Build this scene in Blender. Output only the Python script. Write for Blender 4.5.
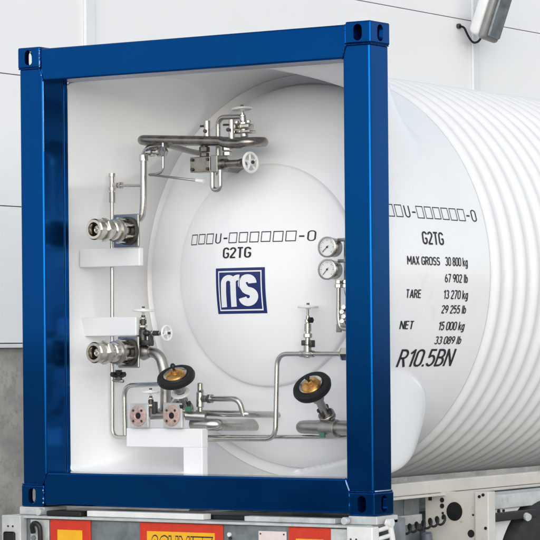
import bpy, bmesh, math, random
from mathutils import Vector, Matrix, noise
R_ = math.radians
random.seed(4)
for o in list(bpy.data.objects): bpy.data.objects.remove(o)
S = bpy.context.scene
C = S.collection

# ------------------------------------------------------------------ camera, sky, sun, exposure
cam_d = bpy.data.cameras.new('camera'); cam = bpy.data.objects.new('camera', cam_d); C.objects.link(cam)
cam_d.sensor_width = 36; cam_d.lens = 2667.14 / 540 * 36
cam_d.shift_x = (270 - 703.45) / 540; cam_d.shift_y = (343.37 - 270) / 540
cam_d.clip_end = 2000
cam.matrix_world = (Matrix.Translation((9.399, -11.383, 0.888)) @ Matrix.Rotation(0.4998, 4, 'Z')
                    @ Matrix.Rotation(R_(90), 4, 'X') @ Matrix.Rotation(-0.00875, 4, 'Z'))
S.camera = cam
SUN_AZ, SUN_EL = R_(140), R_(17)          # azimuth from +Y clockwise: the light comes from behind the camera, high up
w = bpy.data.worlds.new('World'); S.world = w; w.use_nodes = True
nt = w.node_tree; bg = nt.nodes['Background']
sky = nt.nodes.new('ShaderNodeTexSky'); sky.sky_type = 'NISHITA'; sky.sun_disc = False
sky.sun_elevation = SUN_EL; sky.sun_rotation = SUN_AZ; sky.air_density = 1.0; sky.dust_density = 0.6
hs = nt.nodes.new('ShaderNodeHueSaturation'); hs.inputs['Saturation'].default_value = 0.42
nt.links.new(sky.outputs[0], hs.inputs['Color']); nt.links.new(hs.outputs[0], bg.inputs[0]); bg.inputs[1].default_value = 0.15
sl = bpy.data.lights.new('sun', 'SUN'); sl.energy = 0.95; sl.angle = R_(85); sl.color = (1, .99, .975)
so = bpy.data.objects.new('sun', sl); C.objects.link(so)
sd = Vector((math.sin(SUN_AZ) * math.cos(SUN_EL), math.cos(SUN_AZ) * math.cos(SUN_EL), math.sin(SUN_EL)))
so.rotation_euler = sd.to_track_quat('Z', 'Y').to_euler()
S.view_settings.view_transform = 'Standard'; S.view_settings.look = 'None'
S.view_settings.gamma = 1; S.view_settings.use_curve_mapping = False
S.view_settings.exposure = 0.66

# ------------------------------------------------------------------ materials
MATS = {}
def mat(name, col, rough=.5, metal=0.0, var=.0, scale=8, bump=0.0, bscale=60, coat=0.0, rvar=.0, spec=.5, dirt=None, stretch=None, emit=0):
    m = bpy.data.materials.new(name); m.use_nodes = True; n = m.node_tree; b = n.nodes['Principled BSDF']
    b.inputs['Base Color'].default_value = (*col, 1); b.inputs['Roughness'].default_value = rough
    b.inputs['Metallic'].default_value = metal; b.inputs['Coat Weight'].default_value = coat
    b.inputs['Coat Roughness'].default_value = .12; b.inputs['Specular IOR Level'].default_value = spec
    tc = n.nodes.new('ShaderNodeTexCoord'); mp = n.nodes.new('ShaderNodeMapping'); n.links.new(tc.outputs['Object'], mp.inputs[0])
    if stretch: mp.inputs['Scale'].default_value = stretch
    if var or dirt:
        t = n.nodes.new('ShaderNodeTexNoise'); t.inputs['Scale'].default_value = scale; t.inputs['Detail'].default_value = 8; t.inputs['Roughness'].default_value = .62
        n.links.new(mp.outputs[0], t.inputs['Vector'])
        r = n.nodes.new('ShaderNodeValToRGB'); r.color_ramp.elements[0].position = .32; r.color_ramp.elements[1].position = .68
        r.color_ramp.elements[0].color = (*[c * (1 - var) for c in col], 1); r.color_ramp.elements[1].color = (*[min(1, c * (1 + var)) for c in col], 1)
        n.links.new(t.outputs[0], r.inputs[0]); out = r.outputs[0]
        if dirt:
            dcol, lo, hi, ds = dirt
            t2 = n.nodes.new('ShaderNodeTexNoise'); t2.inputs['Scale'].default_value = ds; t2.inputs['Detail'].default_value = 10; t2.inputs['Roughness'].default_value = .7
            n.links.new(mp.outputs[0], t2.inputs['Vector'])
            r2 = n.nodes.new('ShaderNodeValToRGB'); r2.color_ramp.elements[0].position = lo; r2.color_ramp.elements[1].position = hi
            n.links.new(t2.outputs[0], r2.inputs[0])
            mx = n.nodes.new('ShaderNodeMixRGB'); mx.inputs[2].default_value = (*dcol, 1)
            n.links.new(r2.outputs[0], mx.inputs[0]); n.links.new(out, mx.inputs[1]); out = mx.outputs[0]
        n.links.new(out, b.inputs['Base Color'])
        if rvar:
            mr = n.nodes.new('ShaderNodeMapRange'); mr.inputs[3].default_value = rough - rvar; mr.inputs[4].default_value = rough + rvar
            mr.inputs[1].default_value = .3; mr.inputs[2].default_value = .7
            n.links.new(t.outputs[0], mr.inputs[0]); n.links.new(mr.outputs[0], b.inputs['Roughness'])
    if bump:
        t3 = n.nodes.new('ShaderNodeTexNoise'); t3.inputs['Scale'].default_value = bscale; t3.inputs['Detail'].default_value = 4
        n.links.new(mp.outputs[0], t3.inputs['Vector'])
        bp = n.nodes.new('ShaderNodeBump'); bp.inputs['Strength'].default_value = bump; bp.inputs['Distance'].default_value = .004
        n.links.new(t3.outputs[0], bp.inputs['Height']); n.links.new(bp.outputs[0], b.inputs['Normal'])
    MATS[name] = m; return m
mat('blue_paint', (.0004, .056, .225), .15, .90, .05, 3, .015, 130, coat=.0, rvar=.03, spec=.2, dirt=((.0005, .061, .24), .60, .85, 14))
mat('blue_chip', (.30, .42, .55), .5, 0, .3, 60)
mat('white_gel', (.87, .88, .895), .30, 0, .012, 2.5, .05, 18, coat=.15)
mat('white_shell', (.85, .86, .87), .27, 0, .02, 3, .04, 14, coat=.25, dirt=((.70, .69, .66), .60, .95, 3))
mat('white_rib', (.80, .80, .80), .33, 0, .035, 3, .05, 20, coat=.15, dirt=((.62, .59, .54), .56, .9, 2.2))
mat('white_bar', (.80, .81, .82), .38, 0, .01, 4, .05, 40)
mat('white_plastic', (.78, .79, .78), .4, 0, .03, 30)
mat('steel', (.50, .485, .46), .27, 1, .06, 9, .05, 160, rvar=.05)
mat('steel_warm', (.29, .265, .24), .30, 1, .28, 16, .12, 140, rvar=.10)
mat('steel_dull', (.38, .37, .35), .40, 1, .12, 20, .12, 120, rvar=.07)
mat('steel_dark', (.10, .095, .09), .42, .9, .3, 30, .2, 120)
mat('bright_nickel', (.62, .58, .52), .20, 1, .12, 30, .05, 120, rvar=.06)
mat('brass', (.72, .38, .11), .30, 1, .25, 40, .1, 120, rvar=.08)
mat('copper_pink', (.50, .36, .32), .5, .25, .28, 50, .25, 120)
mat('green_tag', (.05, .16, .10), .5)
mat('black_rubber', (.004, .004, .0045), .55, 0, .2, 40, .2, 200)
mat('black_paint', (.006, .0065, .007), .45, 0, .3, 20)
mat('hole_black', (.006, .006, .007), .8)
mat('dial_white', (.80, .81, .80), .35)
mat('ink', (.012, .013, .016), .5)
mat('logo_blue', (.006, .018, .13), .35)
mat('logo_white', (.80, .81, .83), .35)
mat('galv', (.22, .25, .265), .50, .55, .30, 10, .15, 60, rvar=.12, dirt=((.16, .17, .16), .52, .85, 6))
mat('galv_light', (.52, .54, .54), .5, .25, .16, 12, .15, 60, dirt=((.25, .24, .21), .58, .9, 9))
mat('cream_paint', (.56, .54, .50), .45, 0, .08, 5, .1, 50, dirt=((.16, .13, .10), .62, .80, 11))
mat('trailer_white', (.70, .70, .69), .42, 0, .08, 7, .1, 50, dirt=((.30, .28, .25), .6, .85, 12))
mat('sign_red', (.56, .032, .012), .40, 0, .1, 20)
mat('sign_yellow', (.80, .40, .012), .40, 0, .06, 20)
mat('plate_white', (.70, .62, .58), .45, 0, .06, 10)
mat('tyre', (.018, .018, .019), .75, 0, .3, 20, .3, 90)
mat('rim_metal', (.20, .23, .27), .45, .5, .2, 14)
mat('panel_white', (.80, .81, .82), .42, 0, .015, 1.2, .03, 6)
mat('trim_white', (.72, .735, .75), .4, 0, .02, 3)
mat('joint_grey', (.55, .57, .59), .6)
mat('concrete', (.36, .345, .32), .85, 0, .26, 4, .6, 40, dirt=((.20, .19, .17), .50, .78, 14))
mat('asphalt', (.05, .05, .05), .9, 0, .25, 1.5, .5, 60)
mat('bounce_pale', (.52, .515, .50), .85, 0, .15, 1.5, .3, 60)  # pale colour for the added slab that bounces light upward
mat('lamp_housing', (.24, .24, .24), .42, .4, .14, 12, dirt=((.22, .21, .20), .5, .8, 16), stretch=(3, 1, 1))
mat('lamp_cover', (.70, .72, .73), .3, 0, .05, 8)

# ------------------------------------------------------------------ helpers
def link(name, me, m, parent=None, smooth=True):
    o = bpy.data.objects.new(name, me); C.objects.link(o)
    if parent: o.parent = parent
    if m and not me.materials: me.materials.append(MATS[m])
    if smooth:
        for p in me.polygons: p.use_smooth = True
    return o
def fin(name, bm, m, parent=None, smooth=False, sharp=None):
    bmesh.ops.recalc_face_normals(bm, faces=bm.faces)
    me = bpy.data.meshes.new(name)
    if sharp:
        for e in bm.edges:
            if len(e.link_faces) == 2 and e.calc_face_angle(0) > R_(sharp): e.smooth = False
    bm.to_mesh(me); bm.free()
    return link(name, me, m, parent, smooth)
def empty(name, loc=(0, 0, 0)):
    o = bpy.data.objects.new(name, None); C.objects.link(o); o.location = loc; o.empty_display_size = .2; return o
def tag(o, label, cat, group=None):
    o['label'] = label; o['category'] = cat
    if group: o['group'] = group
def bbox(bm, x0, x1, y0, y1, z0, z1, bev=0, seg=2):
    r = bmesh.ops.create_cube(bm, size=1, matrix=Matrix.Translation(((x0 + x1) / 2, (y0 + y1) / 2, (z0 + z1) / 2)) @ Matrix.Diagonal((x1 - x0, y1 - y0, z1 - z0, 1)))
    if bev:
        es = list({e for v in r['verts'] for e in v.link_edges})
        bmesh.ops.bevel(bm, geom=es, offset=bev, segments=seg, affect='EDGES', profile=.5)
def box(name, x0, x1, y0, y1, z0, z1, m, parent=None, bev=.004, seg=2):
    bm = bmesh.new(); bbox(bm, x0, x1, y0, y1, z0, z1, bev, seg)
    o = fin(name, bm, m, parent, True, 50)
    o.modifiers.new('weighted', 'WEIGHTED_NORMAL').keep_sharp = True
    return o
def frame_of(d):
    d = Vector(d).normalized(); a = Vector((0, 0, 1)) if abs(d.z) < .9 else Vector((1, 0, 0))
    u = a.cross(d).normalized(); return u, d.cross(u), d
def fillet(pts, rad, n=7):
    P = [Vector(p) for p in pts]; out = [P[0]]
    for i in range(1, len(P) - 1):
        a, b, c = P[i - 1], P[i], P[i + 1]; d1 = (a - b); d2 = (c - b); l = min(rad, d1.length * .49, d2.length * .49)
        p1 = b + d1.normalized() * l; p2 = b + d2.normalized() * l
        for k in range(n + 1):
            t = k / n; out.append(p1 * (1 - t) ** 2 + b * 2 * t * (1 - t) + p2 * t * t)
    out.append(P[-1]); return out
def bm_tube(bm, pts, r, seg=14, closed=False):
    P = [Vector(p) for p in pts]; n = len(P); rings = []; u = None
    for i in range(n):
        if closed: t = (P[(i + 1) % n] - P[i - 1]).normalized()
        else: t = (P[min(i + 1, n - 1)] - P[max(i - 1, 0)]).normalized()
        if u is None: u = frame_of(t)[0]
        u = (u - t * u.dot(t)).normalized(); v = t.cross(u); rr = r[i] if isinstance(r, (list, tuple)) else r
        rings.append([bm.verts.new(P[i] + (u * math.cos(2 * math.pi * k / seg) + v * math.sin(2 * math.pi * k / seg)) * rr) for k in range(seg)])
    for i in range(n if closed else n - 1):
        a, b = rings[i], rings[(i + 1) % n]
        sh = 0
        if closed and i == n - 1:
            sh = min(range(seg), key=lambda s: (a[0].co - b[s].co).length)
        for k in range(seg): bm.faces.new((a[k], a[(k + 1) % seg], b[(k + 1 + sh) % seg], b[(k + sh) % seg]))
    if not closed: bm.faces.new(rings[0][::-1]); bm.faces.new(rings[-1])
def tube(name, pts, r, m, parent, bend=.05, seg=14, closed=False):
    bm = bmesh.new(); bm_tube(bm, pts if closed else fillet(pts, bend), r, seg, closed)
    return fin(name, bm, m, parent, True, 40)
def bm_lathe(bm, prof, org, axis, seg=28):
    u, v, d = frame_of(axis); org = Vector(org); rings = []
    for t, r in prof:
        if r < 1e-5: rings.append([bm.verts.new(org + d * t)])
        else: rings.append([bm.verts.new(org + d * t + (u * math.cos(2 * math.pi * k / seg) + v * math.sin(2 * math.pi * k / seg)) * r) for k in range(seg)])
    for a, b in zip(rings, rings[1:]):
        for k in range(seg):
            if len(a) == 1 and len(b) == 1: continue
            if len(a) == 1: bm.faces.new((a[0], b[k], b[(k + 1) % seg]))
            elif len(b) == 1: bm.faces.new((a[k], a[(k + 1) % seg], b[0]))
            else: bm.faces.new((a[k], a[(k + 1) % seg], b[(k + 1) % seg], b[k]))
def lathe(name, prof, org, axis, m, parent, seg=28, sharp=32):
    bm = bmesh.new(); bm_lathe(bm, prof, org, axis, seg)
    return fin(name, bm, m, parent, True, sharp)
def cyl(t0, t1, r): return [(t0, 0), (t0, r * .94), (t0 + r * .06, r), (t1 - r * .06, r), (t1, r * .94), (t1, 0)]
def bm_hex(bm, org, axis, t0, t1, r):
    c = (t1 - t0) * .15
    bm_lathe(bm, [(t0, 0), (t0, r * .9), (t0 + c, r), (t1 - c, r), (t1, r * .9), (t1, 0)], org, axis, 6)
def handwheel(name, c, axis, r, m, parent, rim=.008, spokes=4, hub=.014):
    u, v, d = frame_of(axis); c = Vector(c); bm = bmesh.new()
    bm_tube(bm, [c + (u * math.cos(2 * math.pi * k / 24) + v * math.sin(2 * math.pi * k / 24)) * (r - rim) for k in range(24)], rim, 8, True)
    for k in range(spokes):
        a = 2 * math.pi * k / spokes + .4; e = u * math.cos(a) + v * math.sin(a)
        bm_tube(bm, [c - d * .003, c + e * (r - rim)], rim * .75, 6)
    bm_lathe(bm, cyl(-.012, .012, hub), c, d, 12)
    o = fin(name, bm, m, parent, True, 40)
    bm = bmesh.new(); bm_hex(bm, c, d, .012, .022, hub * .6); fin('nut', bm, 'steel_dark', o, False)
    return o

# ------------------------------------------------------------------ ground and building wall
bm = bmesh.new(); bbox(bm, -300, 300, -300, 300, -1.5, -1.0); g = fin('ground', bm, 'asphalt'); g['kind'] = 'structure'
g['label'] = 'grey asphalt yard ground under the trailer'
bm = bmesh.new(); bbox(bm, -5.0, 6.5, -8.0, 40, -1.1, -.996); g = fin('bounce_slab', bm, 'bounce_pale'); g['kind'] = 'structure'  # pale slab added out of view to bounce light under the tank
wall = empty('building_wall', (-5.0, 8.0, -1.0)); wall_o = wall.location
tag(wall, 'white panelled industrial hall wall on a concrete plinth behind the tank', 'wall')
def wbox(name, x0, x1, y0, y1, z0, z1, m, parent=wall, bev=.004):
    o = box(name, x0, x1, y0, y1, z0, z1, m, parent, bev); o.matrix_parent_inverse = Matrix.Translation(-Vector(wall_o)); return o
wbox('plinth', -5.4, -5.03, -6.5, 26, -1.0, .90, 'concrete', bev=.01)
wbox('base_flashing', -5.06, -4.975, -6.5, 26, .9, .93, 'trim_white')
wbox('backing', -5.4, -5.06, -6.5, 26, .9, 8.2, 'joint_grey')
ys = [-6.42, -.63, 4.85, 10.375, 15.9, 21.4, 26]
zs = [.935, 1.982, 2.992, 4.046, 5.10, 6.15, 7.2, 8.2]
for i in range(len(ys) - 1):
    for k in range(len(zs) - 1):
        wbox('wall_panel', -5.06, -5.0, ys[i] + .004, ys[i + 1] - .004, zs[k] + .0035, zs[k + 1] - .0035, 'panel_white', bev=.003)
for y in ys[1:-1]:
    wbox('joint_trim', -4.998, -4.97, y - .055, y + .055, .94, 8.19, 'trim_white', bev=.003)

# floodlight bolted on the trim
fl = empty('floodlight', (-4.98, 10.42, 3.78)); tag(fl, 'grey floodlight tilted down on a bracket fixed to the white wall', 'floodlight')
def fadd(o): o.matrix_parent_inverse = Matrix.Translation(-Vector(fl.location)); return o
def child_of(o, p):
    o.parent = p; o.matrix_parent_inverse = p.matrix_world.inverted() if p.type != 'EMPTY' else Matrix.Translation(-p.location)
bm = bmesh.new()
u = Vector((.30, .10, .95)).normalized()                    # long direction of the lamp, leaning away along the wall
nrm = Vector((.95, 0, -.30)).normalized(); nrm = (nrm - u * nrm.dot(u)).normalized(); sdv = u.cross(nrm)
fc = Vector((-4.64, 10.12, 4.13))
def slab(bm, c, hu, hs, d0, d1, sh=1.0, bow=0.0, n=8):
    rows = []
    for d, k in ((d0, sh), (d0 * .5 + d1 * .5, 1.0), (d1, .96)):
        ring = []
        for (a, b) in [(-1, -1), (-1, -.5), (-1, 0), (-1, .5), (-1, 1), (0, 1), (1, 1), (1, .5), (1, 0), (1, -.5), (1, -1), (0, -1)]:
            ring.append(bm.verts.new(c + u * a * hu * k + sdv * b * hs * k + nrm * d))
        rows.append(ring)
    for a, b in zip(rows, rows[1:]):
        for k in range(12): bm.faces.new((a[k], a[(k + 1) % 12], b[(k + 1) % 12], b[k]))
    bm.faces.new(rows[0][::-1]); bm.faces.new(rows[-1])
    bmesh.ops.recalc_face_normals(bm, faces=bm.faces)
    bmesh.ops.bevel(bm, geom=[e for e in bm.edges if e.calc_face_angle(0) > .5], offset=.03 if d1 - d0 > .05 else .008, segments=3, affect='EDGES', profile=.5)
slab(bm, fc, .30, .13, -.09, .04, .90)
fadd(fin('lamp_housing', bm, 'lamp_cover', fl, True, 30))
bm = bmesh.new(); slab(bm, fc, .315, .14, .042, .12, 1.0); fadd(fin('lamp_cover', bm, 'lamp_housing', fl, True, 30))
bm = bmesh.new(); slab(bm, fc, .27, .10, .1202, .15, 1.0); fadd(fin('lamp_lens', bm, 'galv', fl, True, 30))
fadd(box('bracket_plate', -4.984, -4.965, 10.325, 10.425, 3.92, 4.10, 'galv_light', fl, .003))
bm = bmesh.new(); bm_tube(bm, fillet([(-4.97, 10.37, 3.96), (-4.88, 10.34, 3.97), fc - nrm * .08 - u * .15], .05), .02, 8)
bm_tube(bm, fillet([(-4.97, 10.37, 4.06), (-4.88, 10.34, 4.07), fc - nrm * .08 - u * .04], .05), .02, 8)
fadd(fin('arm', bm, 'galv', fl, True, 40))
fadd(lathe('cable_gland', cyl(0, .03, .025), (-5.0, 10.09, 3.97), (1, 0, 0), 'steel_dark', fl, 12))
cp = [(-4.97, 10.09, 3.97), (-4.95, 10.13, 3.96), (-4.94, 10.19, 3.87), (-4.94, 10.27, 3.82), (-4.93, 10.35, 3.84), (-4.88, 10.36, 3.92), (-4.78, 10.22, 3.97)]
fadd(tube('cable', cp, .011, 'black_rubber', fl, .05, 8))

# ------------------------------------------------------------------ tank container
T = empty('tank_container', (0, 0, 0))
tag(T, 'white ribbed tank container with blue steel end frame, piping and valves', 'tank container')
ZC = 1.295; RS = 1.178
HW, HH = 1.219, 2.591

def cutter_oval(axis, c, hw, hh, depth):
    bm = bmesh.new(); n = 10; pts = []
    for k in range(n + 1): a = math.pi * k / n; pts.append((hw * math.cos(a), hh - hw + hw * math.sin(a)))
    for k in range(n + 1): a = math.pi + math.pi * k / n; pts.append((hw * math.cos(a), -(hh - hw) + hw * math.sin(a)))
    f = []
    for s in (-1, 1):
        f.append([bm.verts.new(((c[0] + p[0], c[1] + s * depth, c[2] + p[1]) if axis == 'y' else (c[0] + s * depth, c[1] + p[0], c[2] + p[1]))) for p in pts])
    N = len(pts)
    for k in range(N): bm.faces.new((f[0][k], f[0][(k + 1) % N], f[1][(k + 1) % N], f[1][k]))
    bm.faces.new(f[0][::-1]); bm.faces.new(f[1])
    bmesh.ops.recalc_face_normals(bm, faces=bm.faces)
    me = bpy.data.meshes.new('cut'); bm.to_mesh(me); bm.free(); o = bpy.data.objects.new('cut', me); C.objects.link(o); return o
def casting(sx, sy, top):
    # ISO corner casting, hollow, oval apertures on end and side faces
    x0, x1 = (HW - .162, HW) if sx > 0 else (-HW, -HW + .162)
    y0, y1 = (0, .178) if sy > 0 else (5.88, 6.058)
    z0, z1 = (HH - .118, HH) if top else (0, .124)
    bm = bmesh.new(); bbox(bm, x0, x1, y0, y1, z0, z1, .009, 3); bmesh.ops.recalc_face_normals(bm, faces=bm.faces)
    me = bpy.data.meshes.new('corner_casting'); bm.to_mesh(me); bm.free(); o = bpy.data.objects.new('corner_casting', me); C.objects.link(o)
    cx, cy, cz = (x0 + x1) / 2, (y0 + y1) / 2, (z0 + z1) / 2
    bm = bmesh.new(); bbox(bm, x0 + .026, x1 - .026, y0 + .026, y1 - .026, z0 + .02, z1 - .02); bmesh.ops.recalc_face_normals(bm, faces=bm.faces)
    mc = bpy.data.meshes.new('cut'); bm.to_mesh(mc); bm.free(); k1 = bpy.data.objects.new('cut', mc); C.objects.link(k1)
    fy = y0 if sy > 0 else y1; fx = x1 if sx > 0 else x0
    cuts = [k1, cutter_oval('y', (cx, fy, cz), .0275, .044, .04), cutter_oval('x', (fx, cy, cz), .0255, .044, .04)]
    for k in cuts:
        md = o.modifiers.new('b', 'BOOLEAN'); md.operation = 'DIFFERENCE'; md.object = k; md.solver = 'EXACT'
    bpy.context.view_layer.update()
    me2 = bpy.data.meshes.new_from_object(o.evaluated_get(bpy.context.evaluated_depsgraph_get()))
    for k in cuts: bpy.data.objects.remove(k)
    bpy.data.objects.remove(o); me2.name = 'corner_casting'
    return link('corner_casting', me2, 'blue_paint', T, False)
for sy in (1, -1):
    for sx in (-1, 1):
        casting(sx, sy, True); casting(sx, sy, False)
for ye in (0, 1):
    y0, y1 = (.004, .176) if ye == 0 else (5.882, 6.054)
    for sx in (-1, 1):
        xa, xb = sorted((sx * 1.211, sx * 1.036))
        box('corner_post', xa, xb, y0, y1, .124, HH - .118, 'blue_paint', T, .014, 4)
    xa = 1.219 - .162
    box('top_rail', -xa, xa, y0 + .002, y1, 2.398, 2.579, 'blue_paint', T, .011, 4)
    box('bottom_rail', -xa, xa, y0 + .002, y1, .010, .194, 'blue_paint', T, .011, 4)
# inner flange ring of the front frame
for sx in (-1, 1):
    xa, xb = sorted((sx * 1.110, sx * 1.037)); box('post_flange', xa, xb, .176, .208, .16, 2.43, 'blue_paint', T, .003)
box('rail_flange', -1.036, 1.036, .176, .2, 2.402, 2.44, 'blue_paint', T, .003)
# weld seams between posts, rails and castings
def weld(pts, r=.0045):
    P = fillet(pts, .01, 2); Q = []
    for a, b in zip(P, P[1:]):
        n = max(1, int((b - a).length / .008))
        for k in range(n): Q.append(a.lerp(b, k / n))
    Q.append(P[-1])
    bm = bmesh.new(); bm_tube(bm, Q, [r * random.uniform(.75, 1.2) for _ in Q], 6); return fin('weld_seam', bm, 'blue_paint', T, True)
for sx in (-1, 1):
    weld([(sx * 1.034, .004, 2.396), (sx * 1.062, .002, 2.472)]); weld([(sx * 1.034, .004, .196), (sx * 1.062, .002, .126)])
    weld([(sx * 1.060, .003, 2.470), (sx * 1.212, .003, 2.470)]); weld([(sx * 1.060, .003, .127), (sx * 1.212, .003, .127)])
    weld([(sx * 1.056, .004, 2.472), (sx * 1.056, .004, 2.578)]); weld([(sx * 1.056, .004, .012), (sx * 1.056, .004, .122)])
weld([(1.212, .01, .127), (1.212, .17, .127)]); weld([(1.212, .01, 2.470), (1.212, .17, 2.470)])
# chipped paint on the weld beads
def chip(pts, r=.003):
    bm = bmesh.new(); bm_tube(bm, [Vector(p) for p in pts], r, 5); fin('paint_chip', bm, 'blue_chip', T, True)
chip([(1.037, .0005, .186), (1.044, -.001, .166), (1.060, -.001, .132)], .0035)
chip([(1.215, .012, .1295), (1.2155, .06, .1298), (1.2155, .15, .1298)], .0035)
for z0, z1 in ((2.568, 2.562), (2.556, 2.548), (2.528, 2.522), (2.510, 2.486), (2.482, 2.474)):
    chip([(-1.056 + random.uniform(-.003, .003), -.0005, z0), (-1.056, -.001, z1)], .003)
for z0, z1 in ((.098, .09), (.05, .045), (.028, .02)): chip([(-1.056, -.0005, z0), (-1.056, -.0005, z1)], .004)
chip([(-1.046, .001, 2.43), (-1.043, .001, 2.425)]); chip([(-1.0365, .008, 2.39), (-1.0365, .008, 2.22), (-1.0365, .008, 2.0)], .002)

# skirt: cylinder with four flared corners running out to the frame
def skirt_r(th, y):
    c, s = abs(math.cos(th)), abs(math.sin(th)); p = 44
    rr = 1 / ((c / 1.052) ** p + (s / 1.117) ** p) ** (1 / p)
    A = max(0.0, rr - RS)
    if A <= 0: return RS
    d = math.degrees(math.atan2(s, c)); right, up = math.cos(th) > 0, math.sin(th) > 0
    if not right:                        # far side: long even flare
        L = max(.78 * math.sqrt(max(0, 1 - ((d - 48.5) / 23.5) ** 2)), .14); e = 1.1
    else:
        q = 1 - ((d - 42) / 16.5) ** 2 if d < 42 else max(0, 1 - ((d - 42) / (29.5 if up else 25.5)) ** 2)
        L = max(.70 * math.sqrt(max(0, q)), .14); e = .75 + 1.2 * min(1, max(0, (d - 29) / 16)) if up else .55
    x = (y - .2) / L
    if x >= 1: return RS
    return RS + A * (1 - max(0, x) ** 2.2) ** e
bm = bmesh.new(); NT, NY = 640, 120; Y0, Y1 = .204, 1.187; rows = []
for j in range(NY + 1):
    y = Y0 + (Y1 - Y0) * j / NY
    rows.append([bm.verts.new((skirt_r(2 * math.pi * k / NT, y) * math.cos(2 * math.pi * k / NT), y, ZC + skirt_r(2 * math.pi * k / NT, y) * math.sin(2 * math.pi * k / NT))) for k in range(NT)])
for a, b in zip(rows, rows[1:]):
    for k in range(NT): bm.faces.new((a[k], a[(k + 1) % NT], b[(k + 1) % NT], b[k]))
sk = fin('skirt', bm, 'white_shell', T, True)
md = sk.modifiers.new('thickness', 'SOLIDIFY'); md.thickness = .010; md.offset = -1
# inner ring and dished head
NS = 160
lathe('head_ring', [(1.03, 1.167), (1.035, 1.162), (1.062, 1.122), (1.072, 1.112), (1.09, 1.106)], (0, 0, ZC), (0, 1, 0), 'white_gel', T, NS, 40)
prof = []
for k in range(25):
    a = math.pi / 2 * k / 24; prof.append((1.085 - .455 * math.sin(a), max(0, 1.112 * math.cos(a))))
lathe('tank_head', prof, (0, 0, ZC), (0, 1, 0), 'white_gel', T, NS, 60)
RC = 1.215; CAP = .632; YA = .505
def cap_y(r): return YA + RC - math.sqrt(RC * RC - r * r)
RD = .030; RI = CAP - RD; prof = [(cap_y(RI) + .09, CAP + .002)]
for k in range(7):                        # rolled edge of the crown
    a = math.pi / 2 * k / 6 * .72; prof.append((cap_y(RI) + RD - RD * math.sin(a) * 1.0 + .006, RI + RD * math.cos(a)))
prof += [(cap_y(RI * math.sin(math.pi / 2 * (1 - k / 18))), RI * math.sin(math.pi / 2 * (1 - k / 18))) for k in range(19)]
cap = lathe('head_cap', prof, (0, 0, ZC), (0, 1, 0), 'white_gel', T, NS, 40)
# ribbed cladding: each rolled rib one ring
shell = lathe('shell', [(1.17, 1.10), (1.17, RS - .004), (5.86, RS - .004), (5.86, 1.10)], (0, 0, ZC), (0, 1, 0), 'white_rib', T, NS, 40)
PITCH = .135
bm = bmesh.new(); prof = []
for k in range(13):
    t = k / 12; prof.append((t * PITCH, RS - .0005 + .024 * math.sin(math.pi * min(1, max(0, (t - .12) / .76))) ** 1.15))
bm_lathe(bm, prof, (0, 0, ZC), (0, 1, 0), 144); bmesh.ops.recalc_face_normals(bm, faces=bm.faces)
ribm = bpy.data.meshes.new('rib'); bm.to_mesh(ribm); bm.free()
for k in range(34):
    r = link('rib', ribm, 'white_rib', shell); r.location = (0, 1.18 + k * PITCH, 0)
# bottom side beams of the container
for sx in (-1, 1):
    xa, xb = sorted((sx * .83, sx * .9)); box('base_beam', xa, xb, .21, 5.85, .06, .132, 'cream_paint', T, .006)
    xa, xb = sorted((sx * .905, sx * .93)); box('base_lip', xa, xb, .40, 5.8, .045, .06, 'cream_paint', T, .003)

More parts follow.
